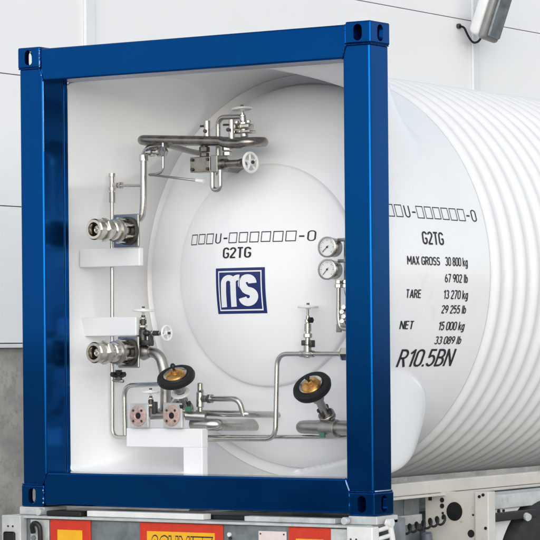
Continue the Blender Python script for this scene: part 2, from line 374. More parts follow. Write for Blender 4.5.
# ------------------------------------------------------------------ lettering
def earc(cx, cy, rx, ry, a0, a1, n=12): return [(cx + rx * math.cos(R_(a0 + (a1 - a0) * k / n)), cy + ry * math.sin(R_(a0 + (a1 - a0) * k / n))) for k in range(n + 1)]
_six = [earc(.21, .27, .21, .27, 180, 540, 24), [(0, .27), (.02, .47), (.11, .73), (.27, 1)]]
GLYPH = {   # condensed single-stroke lettering: (width, strokes)
 '0': (.42, [earc(.21, .77, .21, .23, 0, 180) + earc(.21, .23, .21, .23, 180, 360) + [(.42, .77)]]),
 'U': (.42, [[(0, 1), (0, .5)] + earc(.21, .23, .21, .23, 180, 360) + [(.42, .5), (.42, 1)]]),
 'G': (.42, [earc(.21, .77, .21, .23, 8, 180) + earc(.21, .23, .21, .23, 180, 360) + [(.42, .44)], [(.45, .45), (.23, .45)]]),
 '2': (.42, [earc(.21, .77, .21, .23, 172, -30) + [(.22, .36), (.0, .02)], [(-.03, 0), (.43, 0)]]),
 'T': (.44, [[(0, 1), (.44, 1)], [(.22, 1), (.22, -.06)]]),
 'M': (.56, [[(0, -.06), (0, 1.06)], [(.0, 1), (.28, .3)], [(.28, .3), (.56, 1)], [(.56, 1.06), (.56, -.06)]]),
 'A': (.46, [[(0, -.06), (.23, 1.03)], [(.23, 1.03), (.46, -.06)], [(.07, .28), (.39, .28)]]),
 'X': (.44, [[(0, -.06), (.44, 1.06)], [(0, 1.06), (.44, -.06)]]),
 'R': (.44, [[(0, -.06), (0, 1.06)], [(0, 1), (.2, 1)] + earc(.2, .75, .22, .25, 90, -90) + [(0, .5)], [(.2, .5), (.44, -.06)]]),
 'S': (.42, [earc(.21, .755, .20, .245, 22, 270) + earc(.21, .255, .21, .255, 90, -158)]),
 'O': (.46, [earc(.23, .77, .23, .23, 0, 180) + earc(.23, .23, .23, .23, 180, 360) + [(.46, .77)]]),
 '3': (.42, [earc(.2, .76, .19, .24, 155, -85), earc(.2, .26, .22, .26, 85, -155)]),
 '8': (.42, [earc(.21, .76, .18, .24, 0, 360, 24), earc(.21, .26, .21, .26, 0, 360, 24)]),
 '6': (.42, _six), '9': (.42, [[(.42 - a, 1 - b) for a, b in st] for st in _six]),
 '7': (.42, [[(0, 1), (.45, 1)], [(.42, 1), (.12, -.06)]]),
 '5': (.42, [[(.40, 1), (.03, 1)], [(.06, 1.05), (.03, .50)], earc(.2, .32, .22, .32, 138, -150, 16)]),
 '1': (.24, [[(.22, -.06), (.22, 1.06)], [(.22, 1), (.0, .78)]]),
 'E': (.36, [[(0, -.06), (0, 1.06)], [(0, 1), (.38, 1)], [(0, .52), (.34, .52)], [(0, 0), (.38, 0)]]),
 'N': (.44, [[(0, -.06), (0, 1.06)], [(0, 1), (.44, 0)], [(.44, -.06), (.44, 1.06)]]),
 'B': (.42, [[(0, -.06), (0, 1.06)], [(0, 1), (.2, 1)] + earc(.2, .76, .19, .24, 90, -90) + [(0, .52)], [(0, .52), (.2, .52)] + earc(.2, .26, .22, .26, 90, -90) + [(0, 0)]]),
 'k': (.34, [[(0, -.06), (0, 1.06)], [(.32, .70), (0, .30)], [(.12, .42), (.36, -.05)]]),
 'g': (.34, [earc(.17, .34, .17, .34, 0, 360, 20), [(.34, .74), (.34, .0)] + earc(.17, -.08, .17, .2, 0, -150)]),
 'b': (.34, [earc(.17, .34, .17, .34, 0, 360, 20), [(0, -.06), (0, 1.06)]]),
 'l': (.10, [[(.05, -.06), (.05, 1.06)]]), '.': (.02, [[(.01, -.06), (.01, .08)]]), ' ': (.10, [])}
def text_bm(s, w, h, x0, z0, sw=.155):
    gap = .185; tot = sum(GLYPH[c][0] + gap for c in s) - gap + sw; kx = w / tot; kz = h / (1 + sw); bm = bmesh.new(); x = sw / 2; lay = 0
    for c in s:
        for st in GLYPH[c][1]:
            P = [((x + a), b + sw / 2) for a, b in st]; L = []; lay = (lay + 1) % 7; n = len(P)
            shut = abs(P[0][0] - P[-1][0]) + abs(P[0][1] - P[-1][1]) < 1e-6
            for i in range(n):
                a, b = P[max(i - 1, 0)], P[min(i + 1, n - 1)]
                if shut and i in (0, n - 1): a, b = P[-2], P[1]
                dx, dy = b[0] - a[0], b[1] - a[1]; l = math.hypot(dx, dy) or 1; nx, ny = -dy / l * sw / 2, dx / l * sw / 2
                L.append([bm.verts.new((x0 + (P[i][0] + q * nx) * kx, z0 + (P[i][1] + q * ny) * kz, lay * .00012)) for q in (1, -1)])
            for (a, b), (c2, d) in zip(L, L[1:]): bm.faces.new((a, b, d, c2))
        x += GLYPH[c][0] + gap
    return bm
def grid_cut(bm, step=.035):
    xs = [v.co.x for v in bm.verts]; ys_ = [v.co.y for v in bm.verts]
    for ax, lo, hi in ((0, min(xs), max(xs)), (1, min(ys_), max(ys_))):
        t = lo + step
        while t < hi:
            co = [0, 0, 0]; co[ax] = t; no = [0, 0, 0]; no[ax] = 1
            bmesh.ops.bisect_plane(bm, geom=bm.verts[:] + bm.edges[:] + bm.faces[:], plane_co=co, plane_no=no); t += step
def on_cap(off):
    def f(x, z, e=0):
        r = math.hypot(x, z - ZC); return Vector((x, cap_y(r) - off - e, z))
    return f
def on_side(off):
    def f(s, t, e=0):
        th = t / RS; q = RS + off + e; return Vector((q * math.cos(th), s, ZC + q * math.sin(th)))
    return f
def decal(name, bm, fn, m, parent):
    grid_cut(bm)
    for v in bm.verts: v.co = fn(v.co.x, v.co.y, v.co.z)
    me = bpy.data.meshes.new(name); bm.to_mesh(me); bm.free()
    return link(name, me, m, parent, False)
def rect(bm, x0, x1, y0, y1): bm.faces.new([bm.verts.new(p) for p in ((x0, y0, 0), (x1, y0, 0), (x1, y1, 0), (x0, y1, 0))])
def frame_rect(bm, x0, x1, y0, y1, w):
    rect(bm, x0, x1, y0, y0 + w); rect(bm, x0, x1, y1 - w, y1); rect(bm, x0, x0 + w, y0 + w, y1 - w); rect(bm, x1 - w, x1, y0 + w, y1 - w)
def merge_in(a, b):
    me = bpy.data.meshes.new('t'); b.to_mesh(me); b.free(); a.from_mesh(me); bpy.data.meshes.remove(me)
def id_line(x0, x1, z0, h, fn, parent, lw):
    u_ = (x1 - x0) / 12.6; bm = bmesh.new(); x = x0
    for ch in 'BBBU-BBBBBB-0':
        if ch == 'B': frame_rect(bm, x + u_ * .06, x + u_ * .92, z0 + random.uniform(-.001, .001), z0 + h, lw); x += u_ * 1.06
        elif ch == '-': rect(bm, x + u_ * .08, x + u_ * .5, z0 + h * .40, z0 + h * .40 + lw * 1.7); x += u_ * .6
        else: merge_in(bm, text_bm(ch, u_ * .66, h * 1.0, x + u_ * .12, z0, .10)); x += u_ * .98
    return decal('identification_marking', bm, fn, 'ink', parent)
fc_ = on_cap(.002); fs_ = on_side(.0022)
id_line(-.500, .420, 1.476, .060, fc_, cap, .0050)
decal('type_marking', text_bm('G2TG', .212, .062, -.186, 1.390), fc_, 'ink', cap)
A = lambda deg: RS * R_(deg)
id_line(.165, 1.115, A(13.9), .070, fs_, sk, .0048)
for s, y0, y1, d0, h in (('G2TG', .535, .74, 6.9, .072), ('MAX GROSS', .375, .685, 1.4, .047), ('30 800 kg', .735, .955, 1.4, .050), ('67 902 lb', .73, .955, -3.0, .048),
                         ('TARE', .368, .512, -7.3, .047), ('13 270 kg', .725, .965, -7.4, .050), ('29 255 lb', .722, .963, -11.3, .047),
                         ('NET', .355, .485, -15.6, .047), ('15 000 kg', .72, .975, -15.9, .050), ('33 089 lb', .718, .978, -19.8, .047), ('R10.5BN', .43, .957, -26.2, .105)):
    decal('weight_marking', text_bm(s, y1 - y0, h, y0, A(d0), .13 if h > .1 else .155), fs_, 'ink', sk)
# emblem: blue square, white line, joined m and s
EX, EZ, EW, EH = -.240, 1.078, .361, .257
bm = bmesh.new(); rect(bm, EX, EX + EW, EZ, EZ + EH); emb = decal('emblem_plate', bm, on_cap(.002), 'logo_blue', cap)
bm = bmesh.new(); frame_rect(bm, EX + .021, EX + EW - .021, EZ + .016, EZ + EH - .016, .008); decal('emblem_border', bm, on_cap(.0032), 'logo_white', emb)
def ep(x, y):                                   # drawing units of the emblem -> metres on the cap
    v = (y - 91) / 305; u2 = (x - 75 - v * 22) / 330
    return EX + u2 * EW, EZ + EH - v * EH
def stroke(bm, pts, w):
    L = []
    for i, p in enumerate(pts):
        a, b = pts[max(i - 1, 0)], pts[min(i + 1, len(pts) - 1)]; dx, dy = b[0] - a[0], b[1] - a[1]; l = math.hypot(dx, dy)
        nx, ny = -dy / l * w / 2, dx / l * w / 2
        L.append((bm.verts.new((*ep(p[0] + nx, p[1] + ny), 0)), bm.verts.new((*ep(p[0] - nx, p[1] - ny), 0))))
    for (a, b), (c, d) in zip(L, L[1:]): bm.faces.new((a, b, d, c))
def arc(cx, cy, r, a0, a1, n=14): return [(cx + r * math.cos(R_(a0 + (a1 - a0) * k / n)), cy + r * math.sin(R_(a0 + (a1 - a0) * k / n))) for k in range(n + 1)]
bm = bmesh.new()
stroke(bm, [(147, 352), (142, 260)] + arc(174, 190, 34, 180, 360) + [(212, 270), (216, 350)], 38)
decal('emblem_letter', bm, on_cap(.0033), 'logo_white', emb)
bm = bmesh.new(); stroke(bm, [(207, 205)] + arc(240, 188, 33, 190, 285, 8), 38); decal('emblem_letter', bm, on_cap(.0037), 'logo_white', emb)
bm = bmesh.new(); stroke(bm, arc(302, 195, 34, 0, -190, 18) + [(281, 222), (296, 240)] + arc(312, 284, 37, -80, 170, 20), 52)
decal('emblem_letter', bm, on_cap(.0041), 'logo_white', emb)
bm = bmesh.new(); stroke(bm, [(262, 150), (250, 180), (253, 222), (274, 255), (305, 276)], 4); decal('emblem_line', bm, on_cap(.0046), 'logo_blue', emb)

# ------------------------------------------------------------------ piping and fittings in the end frame
# left support bars (white box sections welded to the skirt wall)
box('support_bar', -1.155, -.708, .425, .462, 1.358, 1.463, 'white_bar', T, .006)
box('support_bar', -1.15, -.738, .425, .462, .960, 1.068, 'white_bar', T, .006)
bar = box('support_bar', -.796, -.246, .40, .455, .326, .434, 'white_bar', T, .006)
box('leg', -.384, -.247, .402, .453, .17, .330, 'white_bar', bar, .006)
# hose couplings on square flanges
def coupling(cx, cz, x0, x1, z0, z1):
    b = lathe('hose_coupling', [(0, .045), (-.012, .052), (-.09, .052), (-.095, .058), (-.15, .058), (-.155, .050), (-.19, .050), (-.19, .034), (-.10, .034), (-.10, 0)], (cx, .405, cz), (0, 1, 0), 'bright_nickel', T, 28)
    box('flange_plate', x0, x1, .408, .423, z0, z1, 'steel_dull', b, .008, 3)
    lathe('flange_ring', [(0, .05), (-.004, .080), (-.018, .080), (-.02, .068), (-.008, .064), (-.008, .04)], (cx, .407, cz), (0, 1, 0), 'steel_dark', b, 32)
    for k in range(6):
        a = k * math.pi / 3 + .5; bm = bmesh.new()
        p = (cx + 0.061 * math.cos(a), .40, cz + .061 * math.sin(a)); bm_lathe(bm, cyl(-.075, 0, .009), p, (0, 1, 0), 10); bm_hex(bm, p, (0, 1, 0), -.088, -.072, .015)
        fin('bolt', bm, 'bright_nickel', b, True, 30)
    lathe('clamp_ring', [(-.088, .05), (-.088, .067), (-.112, .067), (-.114, .05)], (cx, .405, cz), (0, 1, 0), 'steel_dull', b, 28)
    bm = bmesh.new(); u8 = 8
    bm_lathe(bm, [(-.185, .05), (-.185, .063), (-.192, .068), (-.218, .068), (-.225, .063), (-.225, .04)], (cx, .405, cz), (0, 1, 0), 8); fin('union_nut', bm, 'bright_nickel', b, False)
    lathe('end_collar', [(-.225, .035), (-.225, .052), (-.245, .052), (-.25, .060), (-.285, .060), (-.292, .054), (-.292, .040), (-.28, .036), (-.20, .034), (-.20, 0)], (cx, .405, cz), (0, 1, 0), 'bright_nickel', b, 28)
    lathe('bore_plug', [(-.21, 0), (-.255, .012), (-.262, .018), (-.262, .022), (-.21, .026)], (cx, .405, cz), (0, 1, 0), 'steel', b, 16)
coupling(-.771, 1.558, -.886, -.699, 1.464, 1.655)
coupling(-.779, .866, -.862, -.706, .776, .958)
# upper riser with its elbow and side fitting
tube('riser_pipe', [(-.775, .43, 1.612), (-.715, .46, 1.63), (-.704, .46, 1.72), (-.701, .46, 1.99), (-.66, .46, 2.035), (-.54, .48, 2.045)], .0195, 'steel', T, .06, 16)
lathe('pipe_collar', cyl(-.018, .018, .026), (-.701, .46, 1.975), (0, 0, 1), 'bright_nickel', T, 20)
v = lathe('check_valve', [(-.075, 0), (-.075, .018), (-.055, .018), (-.05, .026), (-.03, .026), (-.025, .014), (.005, .014), (.01, .028), (.035, .028), (.04, .02), (.055, .02), (.055, 0)], (-.565, .42, 2.0), (1, 0, -.02), 'bright_nickel', T, 14)
lathe('ball_joint', [(-.032, 0), (-.024, .02), (0, .031), (.024, .02), (.032, 0)], (-.508, .40, 2.0), (0, 0, 1), 'steel', v, 18)
tube('drain_tube', [(-.507, .40, 2.05), (-.508, .40, 1.885), (-.56, .40, 1.872), (-.60, .395, 1.872)], .0085, 'steel', T, .05, 10)
tube('drain_rod', [(-.595, .38, 1.872), (-.26, .40, 1.826)], .0065, 'steel_dull', T, .02, 8)
lathe('rod_tip', cyl(0, .05, .012), (-.27, .399, 1.8275), (1, .06, -.13), 'white_plastic', T, 12)
# thin vertical tube with tee
tube('instrument_tube', [(-.971, .50, 1.90), (-.985, .50, .375), (-.87, .50, .377), (-.306, .505, .384), (.70, .50, .392)], .0115, 'steel', T, .07, 12)
t_ = lathe('tube_tee', [(-.05, 0), (-.05, .018), (-.03, .018), (-.028, .013), (.028, .013), (.03, .018), (.05, .018), (.05, 0)], (-.971, .50, 1.85), (0, 0, 1), 'steel', T, 14)
bm = bmesh.new(); bm_hex(bm, (-.971, .50, 1.828), (1, 0, 0), .014, .05, .018); bm_hex(bm, (-.971, .50, 1.828), (1, 0, 0), .055, .075, .021); fin('union_nut', bm, 'bright_nickel', t_, False)
tube('link_tube', [(-.955, .50, 1.828), (-.71, .47, 1.818)], .0085, 'steel', T, .02, 10)
lathe('tube_socket', cyl(-.03, .03, .017), (-.971, .50, 1.76), (0, 0, 1), 'steel_dull', T, 14)
f_ = lathe('needle_valve', [(-.03, 0), (-.03, .02), (.03, .02), (.03, 0)], (-.925, .49, .735), (0, 0, 1), 'steel_dark', T, 10)
bm = bmesh.new()
for ax, L_ in (((1, 0, .1), .045), ((-.2, -1, .1), .05), ((.5, -.6, .3), .045)):
    bm_hex(bm, (-.925, .49, .735), ax, -L_ * .6, L_, .017)
fin('nut', bm, 'black_paint', f_, False)
tube('valve_stub', [(-.98, .50, .705), (-.90, .50, .700)], .010, 'steel_dull', T, .02, 8)
tube('return_tube', [(-.905, .52, .377), (-.912, .52, .675), (-.60, .53, .683)], .014, 'steel', T, .07, 12)
# elbow pipe behind the lower coupling
tube('elbow_pipe', [(-.775, .44, .866), (-.735, .50, .868), (-.63, .50, .858), (-.584, .50, .72), (-.594, .50, .50)], .030, 'steel_dull', T, .13, 18)
lathe('pipe_joint', [(-.05, 0), (-.045, .03), (0, .048), (.045, .03), (.05, 0)], (-.735, .49, .866), (1, 0, .0), 'steel_dull', T, 20)
# cross valve: vertical stem and horizontal stem with white handwheels
def stem_valve(name, base, axis, length, wheel_r, wm, body_m='steel_dark', s=1.0, spokes=4, nuts=True):
    b = lathe(name, [(-.03 * s, 0), (-.03 * s, .022 * s), (.03 * s, .022 * s), (.036 * s, .015 * s), (length * .45, .014 * s), (length * .45, .019 * s), (length * .62, .019 * s), (length * .62, .011 * s), (length * .8, .011 * s), (length * .8, 0)], base, axis, body_m, T, 14)
    d = Vector(axis).normalized(); lathe('stem', cyl(length * .78, length, .007 * s), base, axis, 'steel', b, 10)
    if nuts:
        bm = bmesh.new(); bm_hex(bm, base, axis, length * .30, length * .40, .024 * s); bm_hex(bm, base, axis, length * .64, length * .72, .017 * s); fin('packing_nut', bm, 'steel', b, False)
    handwheel('handwheel', Vector(base) + d * length, axis, wheel_r, wm, b, .0065, spokes)
    return b
sv = stem_valve('globe_valve', (-.717, .46, .965), (.05, -.02, 1), .140, .062, 'white_plastic')
bm = bmesh.new(); bbox(bm, -.79, -.745, .44, .48, .985, 1.01, .004); bbox(bm, -.775, -.66, .435, .49, .905, .935, .004); bbox(bm, -.76, -.745, .45, .48, .91, 1.0, .003); bbox(bm, -.672, -.655, .45, .48, .90, .965, .003); fin('bonnet_clamp', bm, 'steel_dark', sv, True, 30)
stem_valve('globe_valve', (-.70, .46, .973), (1, -.02, 0), .160, .048, 'white_plastic', s=.8)
# two flange faces on the low bar
def face_flange(x0, x1, z0, z1, cx, cz):
    b = box('blind_flange', x0, x1, .365, .39, z0, z1, 'galv_light', T, .008, 3)
    lathe('flange_face', [(0, .016), (-.004, .020), (-.007, .024), (-.007, .054), (-.004, .060), (.002, .060)], (cx, .364, cz), (0, 1, 0), 'copper_pink', b, 28)
    lathe('flange_bore', [(.0, 0), (-.0035, .017), (.001, .018)], (cx, .363, cz), (0, 1, 0), 'hole_black', b, 16)
    for k in range(4):
        a = math.pi / 4 + k * math.pi / 2; lathe('bolt_hole', cyl(-.0105, 0, .0075), (cx + .042 * math.cos(a), .3645, cz + .042 * math.sin(a)), (0, 1, 0), 'steel_dark', b, 10)
    return b
face_flange(-.738, -.604, .436, .574, -.674, .505); face_flange(-.498, -.360, .436, .580, -.432, .507)
tube('flange_pipe', [(-.61, .40, .505), (-.49, .40, .508)], .022, 'steel_dull', T, .02, 14)
tube('flange_pipe', [(-.36, .40, .508), (-.26, .45, .50)], .027, 'steel_dull', T, .02, 14)
tube('flange_pipe', [(-.665, .39, .505), (-.655, .55, .52), (-.62, .62, .60)], .022, 'steel_dull', T, .06, 12)
sv = stem_valve('globe_valve', (-.602, .39, .525), (0, -.02, 1), .115, .050, 'white_plastic', s=.8)
bm = bmesh.new(); bbox(bm, -.585, -.560, .375, .40, .515, .585, .004); fin('bonnet_clamp', bm, 'steel_dark', sv, True, 30)
# big black handwheels with brass hubs
def wheel_valve(c, n, r, length, tagm=None):
    c = Vector(c); n = Vector(n).normalized(); base = c - n * length
    b = lathe('shutoff_valve', [(-.04, 0), (-.04, .030), (.02, .034), (.025, .024), (length * .55, .022), (length * .55, .032), (length * .68, .032), (length * .68, .040), (length * .80, .042), (length * .80, .024), (length, .02), (length, 0)], base, n, 'steel_dull', T, 20)
    lathe('handwheel', [(-.018, .055), (-.026, r * .80), (-.020, r * .95), (-.002, r), (.014, r * .95), (.018, r * .82), (.010, .062), (.0, .055)], c, n, 'black_rubber', b, 40, 50)
    lathe('wheel_disc', [(-.012, .02), (-.010, .064), (.014, .068), (.021, .066), (.017, .058), (.014, .02)], c, n, 'bright_nickel', b, 32)
    lathe('hub', [(.012, .054), (.022, .050), (.028, .036), (.030, .022), (.046, .018), (.050, .010), (.050, 0)], c, n, 'brass', b, 24)
    lathe('hub_knob', [(.046, .007), (.062, .007), (.066, .013), (.076, .015), (.086, .010), (.089, 0)], c, n, 'black_paint', b, 14)
    u, v, d = frame_of(n)
    bm = bmesh.new()
    for k in range(4):
        a = k * math.pi / 2; p = base + u * .034 * math.cos(a) + v * .034 * math.sin(a); bm_lathe(bm, cyl(-.03, .045, .006), p, n, 8); bm_hex(bm, p, n, .03, .046, .012)
    fin('bonnet_bolt', bm, 'steel_dark', b, True, 30)
    bm = bmesh.new(); bm_lathe(bm, cyl(.0, .016, .046), base, n, 20); bm_lathe(bm, cyl(-.02, -.004, .046), base, n, 20); fin('bonnet_flange', bm, 'steel_dull', b, True, 30)
    return b
wv = wheel_valve((-.345, .30, .726), (.141, -.529, .836), .108, .215)
lathe('white_ring', [(.10, .03), (.10, .052), (.112, .052), (.112, .03)], Vector((-.345, .30, .726)) - Vector((.141, -.529, .836)) * .215, (.141, -.529, .836), 'white_plastic', wv, 24)
bm = bmesh.new(); bbox(bm, -.335, -.30, .36, .38, .53, .56, .003); fin('name_tag', bm, 'green_tag', wv, False)
wv = wheel_valve((.597, .30, .670), (.087, -.702, .706), .109, .225)
bm = bmesh.new(); bbox(bm, .57, .60, .40, .415, .39, .42, .003); fin('name_tag', bm, 'green_tag', wv, False)
# lower horizontal pipes
tube('header_pipe', [(-.36, .50, .519), (-.02, .50, .515), (.005, .56, .510), (.005, .95, .500)], .0185, 'steel', T, .03, 16)
tube('suction_pipe', [(-.36, .46, .458), (-.205, .46, .454), (-.19, .60, .448), (-.20, .95, .440)], .034, 'steel', T, .09, 20)
lathe('pipe_pad', [(0, .085), (-.03, .083), (-.05, .07), (-.058, .03), (-.058, 0)], (.10, .90, .50), (0, 1, 0), 'white_gel', T, 28)
tube('bypass_pipe', [(-.30, .46, .372), (.222, .46, .377), (.225, .48, .850), (.78, .48, .847)], .0135, 'steel', T, .07, 14)
tee = lathe('pipe_tee', [(-.045, 0), (-.045, .019), (-.02, .019), (-.012, .024), (.012, .024), (.02, .019), (.045, .019), (.045, 0)], (.430, .48, .849), (1, 0, 0), 'steel', T, 16)
sv = stem_valve('globe_valve', (.434, .48, .865), (.02, 0, 1), .243, .058, 'white_plastic', 'steel')
bm = bmesh.new(); bbox(bm, .40, .425, .465, .495, .895, .925, .004); bbox(bm, .448, .472, .465, .50, .885, .925, .004); fin('bonnet_clamp', bm, 'steel_dark', sv, True, 30)
bm = bmesh.new(); bm_hex(bm, (.452, .475, 1.035), (1, -.2, 0), 0, .02, .018); fin('lock_knob', bm, 'black_paint', sv, False)
bm = bmesh.new(); bm_hex(bm, (.70, .48, .847), (1, 0, 0), -.03, .04, .04); fin('pipe_union', bm, 'bright_nickel', T, False)
rv = lathe('relief_valve', [(-.08, 0), (-.08, .015), (-.05, .015), (-.045, .022), (.035, .022), (.04, .016), (.085, .016), (.09, .012), (.09, 0)], (-.322, .48, .60), (0, 0, 1), 'steel', T, 16)
bm = bmesh.new(); bm_hex(bm, (-.322, .48, .600), (1, 0, 0), .015, .05, .022); bm_hex(bm, (-.322, .48, .600), (1, 0, 0), .06, .085, .028); bm_lathe(bm, cyl(0, .03, .009), (-.322, .475, .64), (1, -.3, .2), 8); fin('outlet_nut', bm, 'steel_dull', rv, False)
tube('relief_pipe', [(-.26, .48, .600), (-.045, .48, .600), (-.03, .50, .505)], .0155, 'steel', T, .07, 14)
tube('discharge_pipe', [(.43, .96, .43), (.40, .60, .445), (.372, .47, .446), (.50, .455, .444), (.86, .455, .440)], .036, 'steel_dull', T, .07, 20)
lathe('valve_seat', cyl(-.05, .05, .05), (.60, .455, .44), (1, 0, 0), 'steel_dull', T, 20)
lathe('pipe_stub', [(0, .016), (0, .0), (.08, .0), (.08, .016)][::-1], (-.1, .5, .38), (0, 0, 1), 'steel', T, 10) if False else None

# ---- top loop and valve block
LX0, LX1, LY0, LY1 = -.655, .030, .415, .58
pts = []
hr = (LY1 - LY0) / 2
zl = lambda x: 2.074 - (x - LX0) / (LX1 - LX0) * .040
for k in range(21): x = LX0 + (LX1 - LX0) * k / 20; pts.append((x, LY0, zl(x) - (.012 if k > 16 else 0)))
for k in range(1, 12): a = -math.pi / 2 + math.pi * k / 12; pts.append((LX1 + hr * math.cos(a) * .9, (LY0 + LY1) / 2 + hr * math.sin(a), zl(LX1) + .004 * k / 3 - .008))
for k in range(21): x = LX1 - (LX1 - LX0) * k / 20; pts.append((x, LY1, zl(x) + .006))
for k in range(1, 12): a = math.pi / 2 + math.pi * k / 12; pts.append((LX0 + hr * math.cos(a) * .6, (LY0 + LY1) / 2 + hr * math.sin(a), zl(LX0)))
tube('loop_pipe', pts, .0275, 'steel_warm', T, closed=True, seg=18)
blk = box('valve_block', -.302, -.160, .385, .47, 1.872, 1.958, 'steel_warm', T, .004)
box('block_cover', -.152, -.105, .380, .475, 1.868, 1.962, 'steel_dull', blk, .004)
bm = bmesh.new()
for x in (-.285, -.175): 
    for z in (1.888, 1.942): bm_hex(bm, (x, .385, z), (0, -1, 0), 0, .010, .010)
fin('bolt', bm, 'steel_dark', blk, False)
lathe('bonnet', [(0, .03), (.03, .03), (.035, .022), (.12, .022), (.125, .026), (.14, .026), (.145, .012), (.19, .012), (.19, 0)], (-.105, .43, 1.914), (1, 0, 0), 'steel_warm', blk, 18)
handwheel('handwheel', (.090, .43, 1.916), (1, -.12, .05), .062, 'white_plastic', blk, .0085, 5, .018)
for x, zt in ((-.235, 2.165), (-.072, 2.165)):
    p = lathe('vent_stub', cyl(0, zt - 2.04, .0185), (x, .455 if x < -.2 else .47, 2.04), (0, 0, 1), 'steel', T, 16)
    bm = bmesh.new(); o_ = (x, .43, 1.955)
    bm_hex(bm, o_, (0, 0, 1), .004, .028, .026); bm_hex(bm, o_, (0, 0, 1), .032, .062, .030); bm_lathe(bm, cyl(.06, .095, .02), o_, (0, 0, 1), 14); fin('union_nut', bm, 'steel_dark' if x < -.2 else 'steel', p, False)
    bm = bmesh.new(); bm_lathe(bm, cyl(0, .03, .006), (x - .01, .45, 2.135), (-1, -.2, 0), 8); bm_lathe(bm, cyl(0, .012, .011), (x + .004, .438, 2.105), (0.1, -1, 0), 10); fin('set_screw', bm, 'steel_dark', p, False)
tube('siphon_tube', [(-.219, .53, 1.86), (-.217, .53, 2.188), (-.055, .53, 2.184), (-.04, .53, 2.18)], .0145, 'steel', T, .05, 14)
tube('siphon_tube', [(-.155, .40, 1.88), (-.156, .40, 1.770), (-.100, .40, 1.768), (-.100, .40, 1.88)], .0135, 'steel', T, .028, 14)
tv = stem_valve('globe_valve', (-.025, .52, 2.10), (-.10, 0, 1), .128, .058, 'white_plastic', 'steel', s=1.0)
bm = bmesh.new(); bbox(bm, -.085, .035, .49, .55, 2.088, 2.105, .003); bbox(bm, -.075, .025, .495, .545, 2.112, 2.14, .003)
for x in (-.065, .018): bm_hex(bm, (x, .505, 2.14), (0, 0, 1), 0, .02, .012)
fin('bonnet_flange', bm, 'bright_nickel', tv, True, 30)
tube('loop_support', [(-.62, .50, 2.06), (-.60, .80, 2.02), (-.58, 1.0, 2.02)], .016, 'steel_dull', T, .05, 10)
tube('block_support', [(-.20, .46, 1.90), (-.20, .80, 1.90)], .02, 'steel_dull', T, .05, 10)

# ---- pressure gauges on their manifold
def gauge(cx, cz, na):
    ax = Vector((.10, -1, .02)).normalized(); o = Vector((cx, .31, cz))
    b = lathe('pressure_gauge', [(-.085, 0), (-.085, .046), (-.075, .052), (-.015, .052), (-.012, .057), (.004, .057), (.006, .050), (0.0, .047), (-.002, .047)], o, ax, 'steel', T, 32)
    lathe('dial', [(-.003, .0475), (-.0025, 0)], o, ax, 'dial_white', b, 32)
    u, v, d = frame_of(ax); up = Vector((0, 0, 1)); rt = Vector((1, .1, 0)).normalized()
    bm = bmesh.new()
    def bar(a, r0, r1, w, off):
        e = rt * math.cos(a) + up * math.sin(a); f = rt * -math.sin(a) + up * math.cos(a); q = o + ax * off
        bm.faces.new([bm.verts.new(q + e * r + f * s) for r, s in ((r0, -w), (r1, -w), (r1, w), (r0, w))])
    for k in range(19): bar(R_(225 - 270 * k / 18), .037 if k % 3 else .033, .042, .0007 if k % 3 else .0011, .0)
    fin('scale', bm, 'ink', b)
    bm = bmesh.new(); bar(na, -.012, .036, .0016, .003); bm_lathe(bm, cyl(0, .004, .005), o, ax, 12); fin('needle', bm, 'black_paint', b)
    return b
gauge(.699, 1.427, R_(222)); gauge(.698, 1.306, R_(228))
gm = box('gauge_manifold', .76, .83, .375, .425, 1.225, 1.47, 'steel', T, .005)
bm = bmesh.new()
for z in (1.47, 1.355, 1.24): bbox(bm, .73, .83, .36, .44, z - .012, z + .006, .003)
for z in (1.44, 1.40, 1.33, 1.28): bm_hex(bm, (.81, .375, z), (0, -1, 0), 0, .025, .016)
fin('clamp', bm, 'steel_dull', gm, True, 30)
for z in (1.34, 1.30, 1.27):
    bm = bmesh.new(); bm_lathe(bm, cyl(0, .03, .008), (.80, .372, z), (.2, -1, 0), 8); fin('plug', bm, 'green_tag' if z != 1.30 else 'ink', gm)
tube('gauge_tube', [(.752, .34, 1.235), (.748, .34, 1.04), (.760, .34, .985), (.83, .34, .980)], .0125, 'steel', T, .04, 12)
tube('gauge_tube', [(.798, .34, 1.235), (.800, .34, 1.175), (.84, .34, 1.12), (.86, .34, 1.0)], .0115, 'steel', T, .05, 12)
for x in (.750, .798):
    bm = bmesh.new(); bm_hex(bm, (x, .34, 1.205), (0, 0, 1), 0, .022, .020); bm_hex(bm, (x, .34, 1.228), (0, 0, 1), 0, .02, .017); fin('tube_nut', bm, 'bright_nickel', T)
bm = bmesh.new(); bbox(bm, .735, .765, .335, .35, .965, 1.01, .003); fin('tube_bracket', bm, 'steel_dull', T, True, 30)
gv = lathe('gauge_valve', [(-.05, 0), (-.05, .02), (-.02, .02), (-.018, .028), (.018, .028), (.02, .02), (.05, .02), (.05, 0)], (.80, .345, 1.06), (.25, 0, 1), 'bright_nickel', T, 14)
bm = bmesh.new()
for k in range(4): bm_hex(bm, (.79 + .012 * (k % 2), .33, 1.02 + .025 * k), (.3, -1, .2), 0, .03, .015)
fin('nut', bm, 'bright_nickel', gv)
tube('valve_outlet', [(.77, .34, 1.005), (.90, .34, 1.002)], .015, 'steel', T, .02, 10)

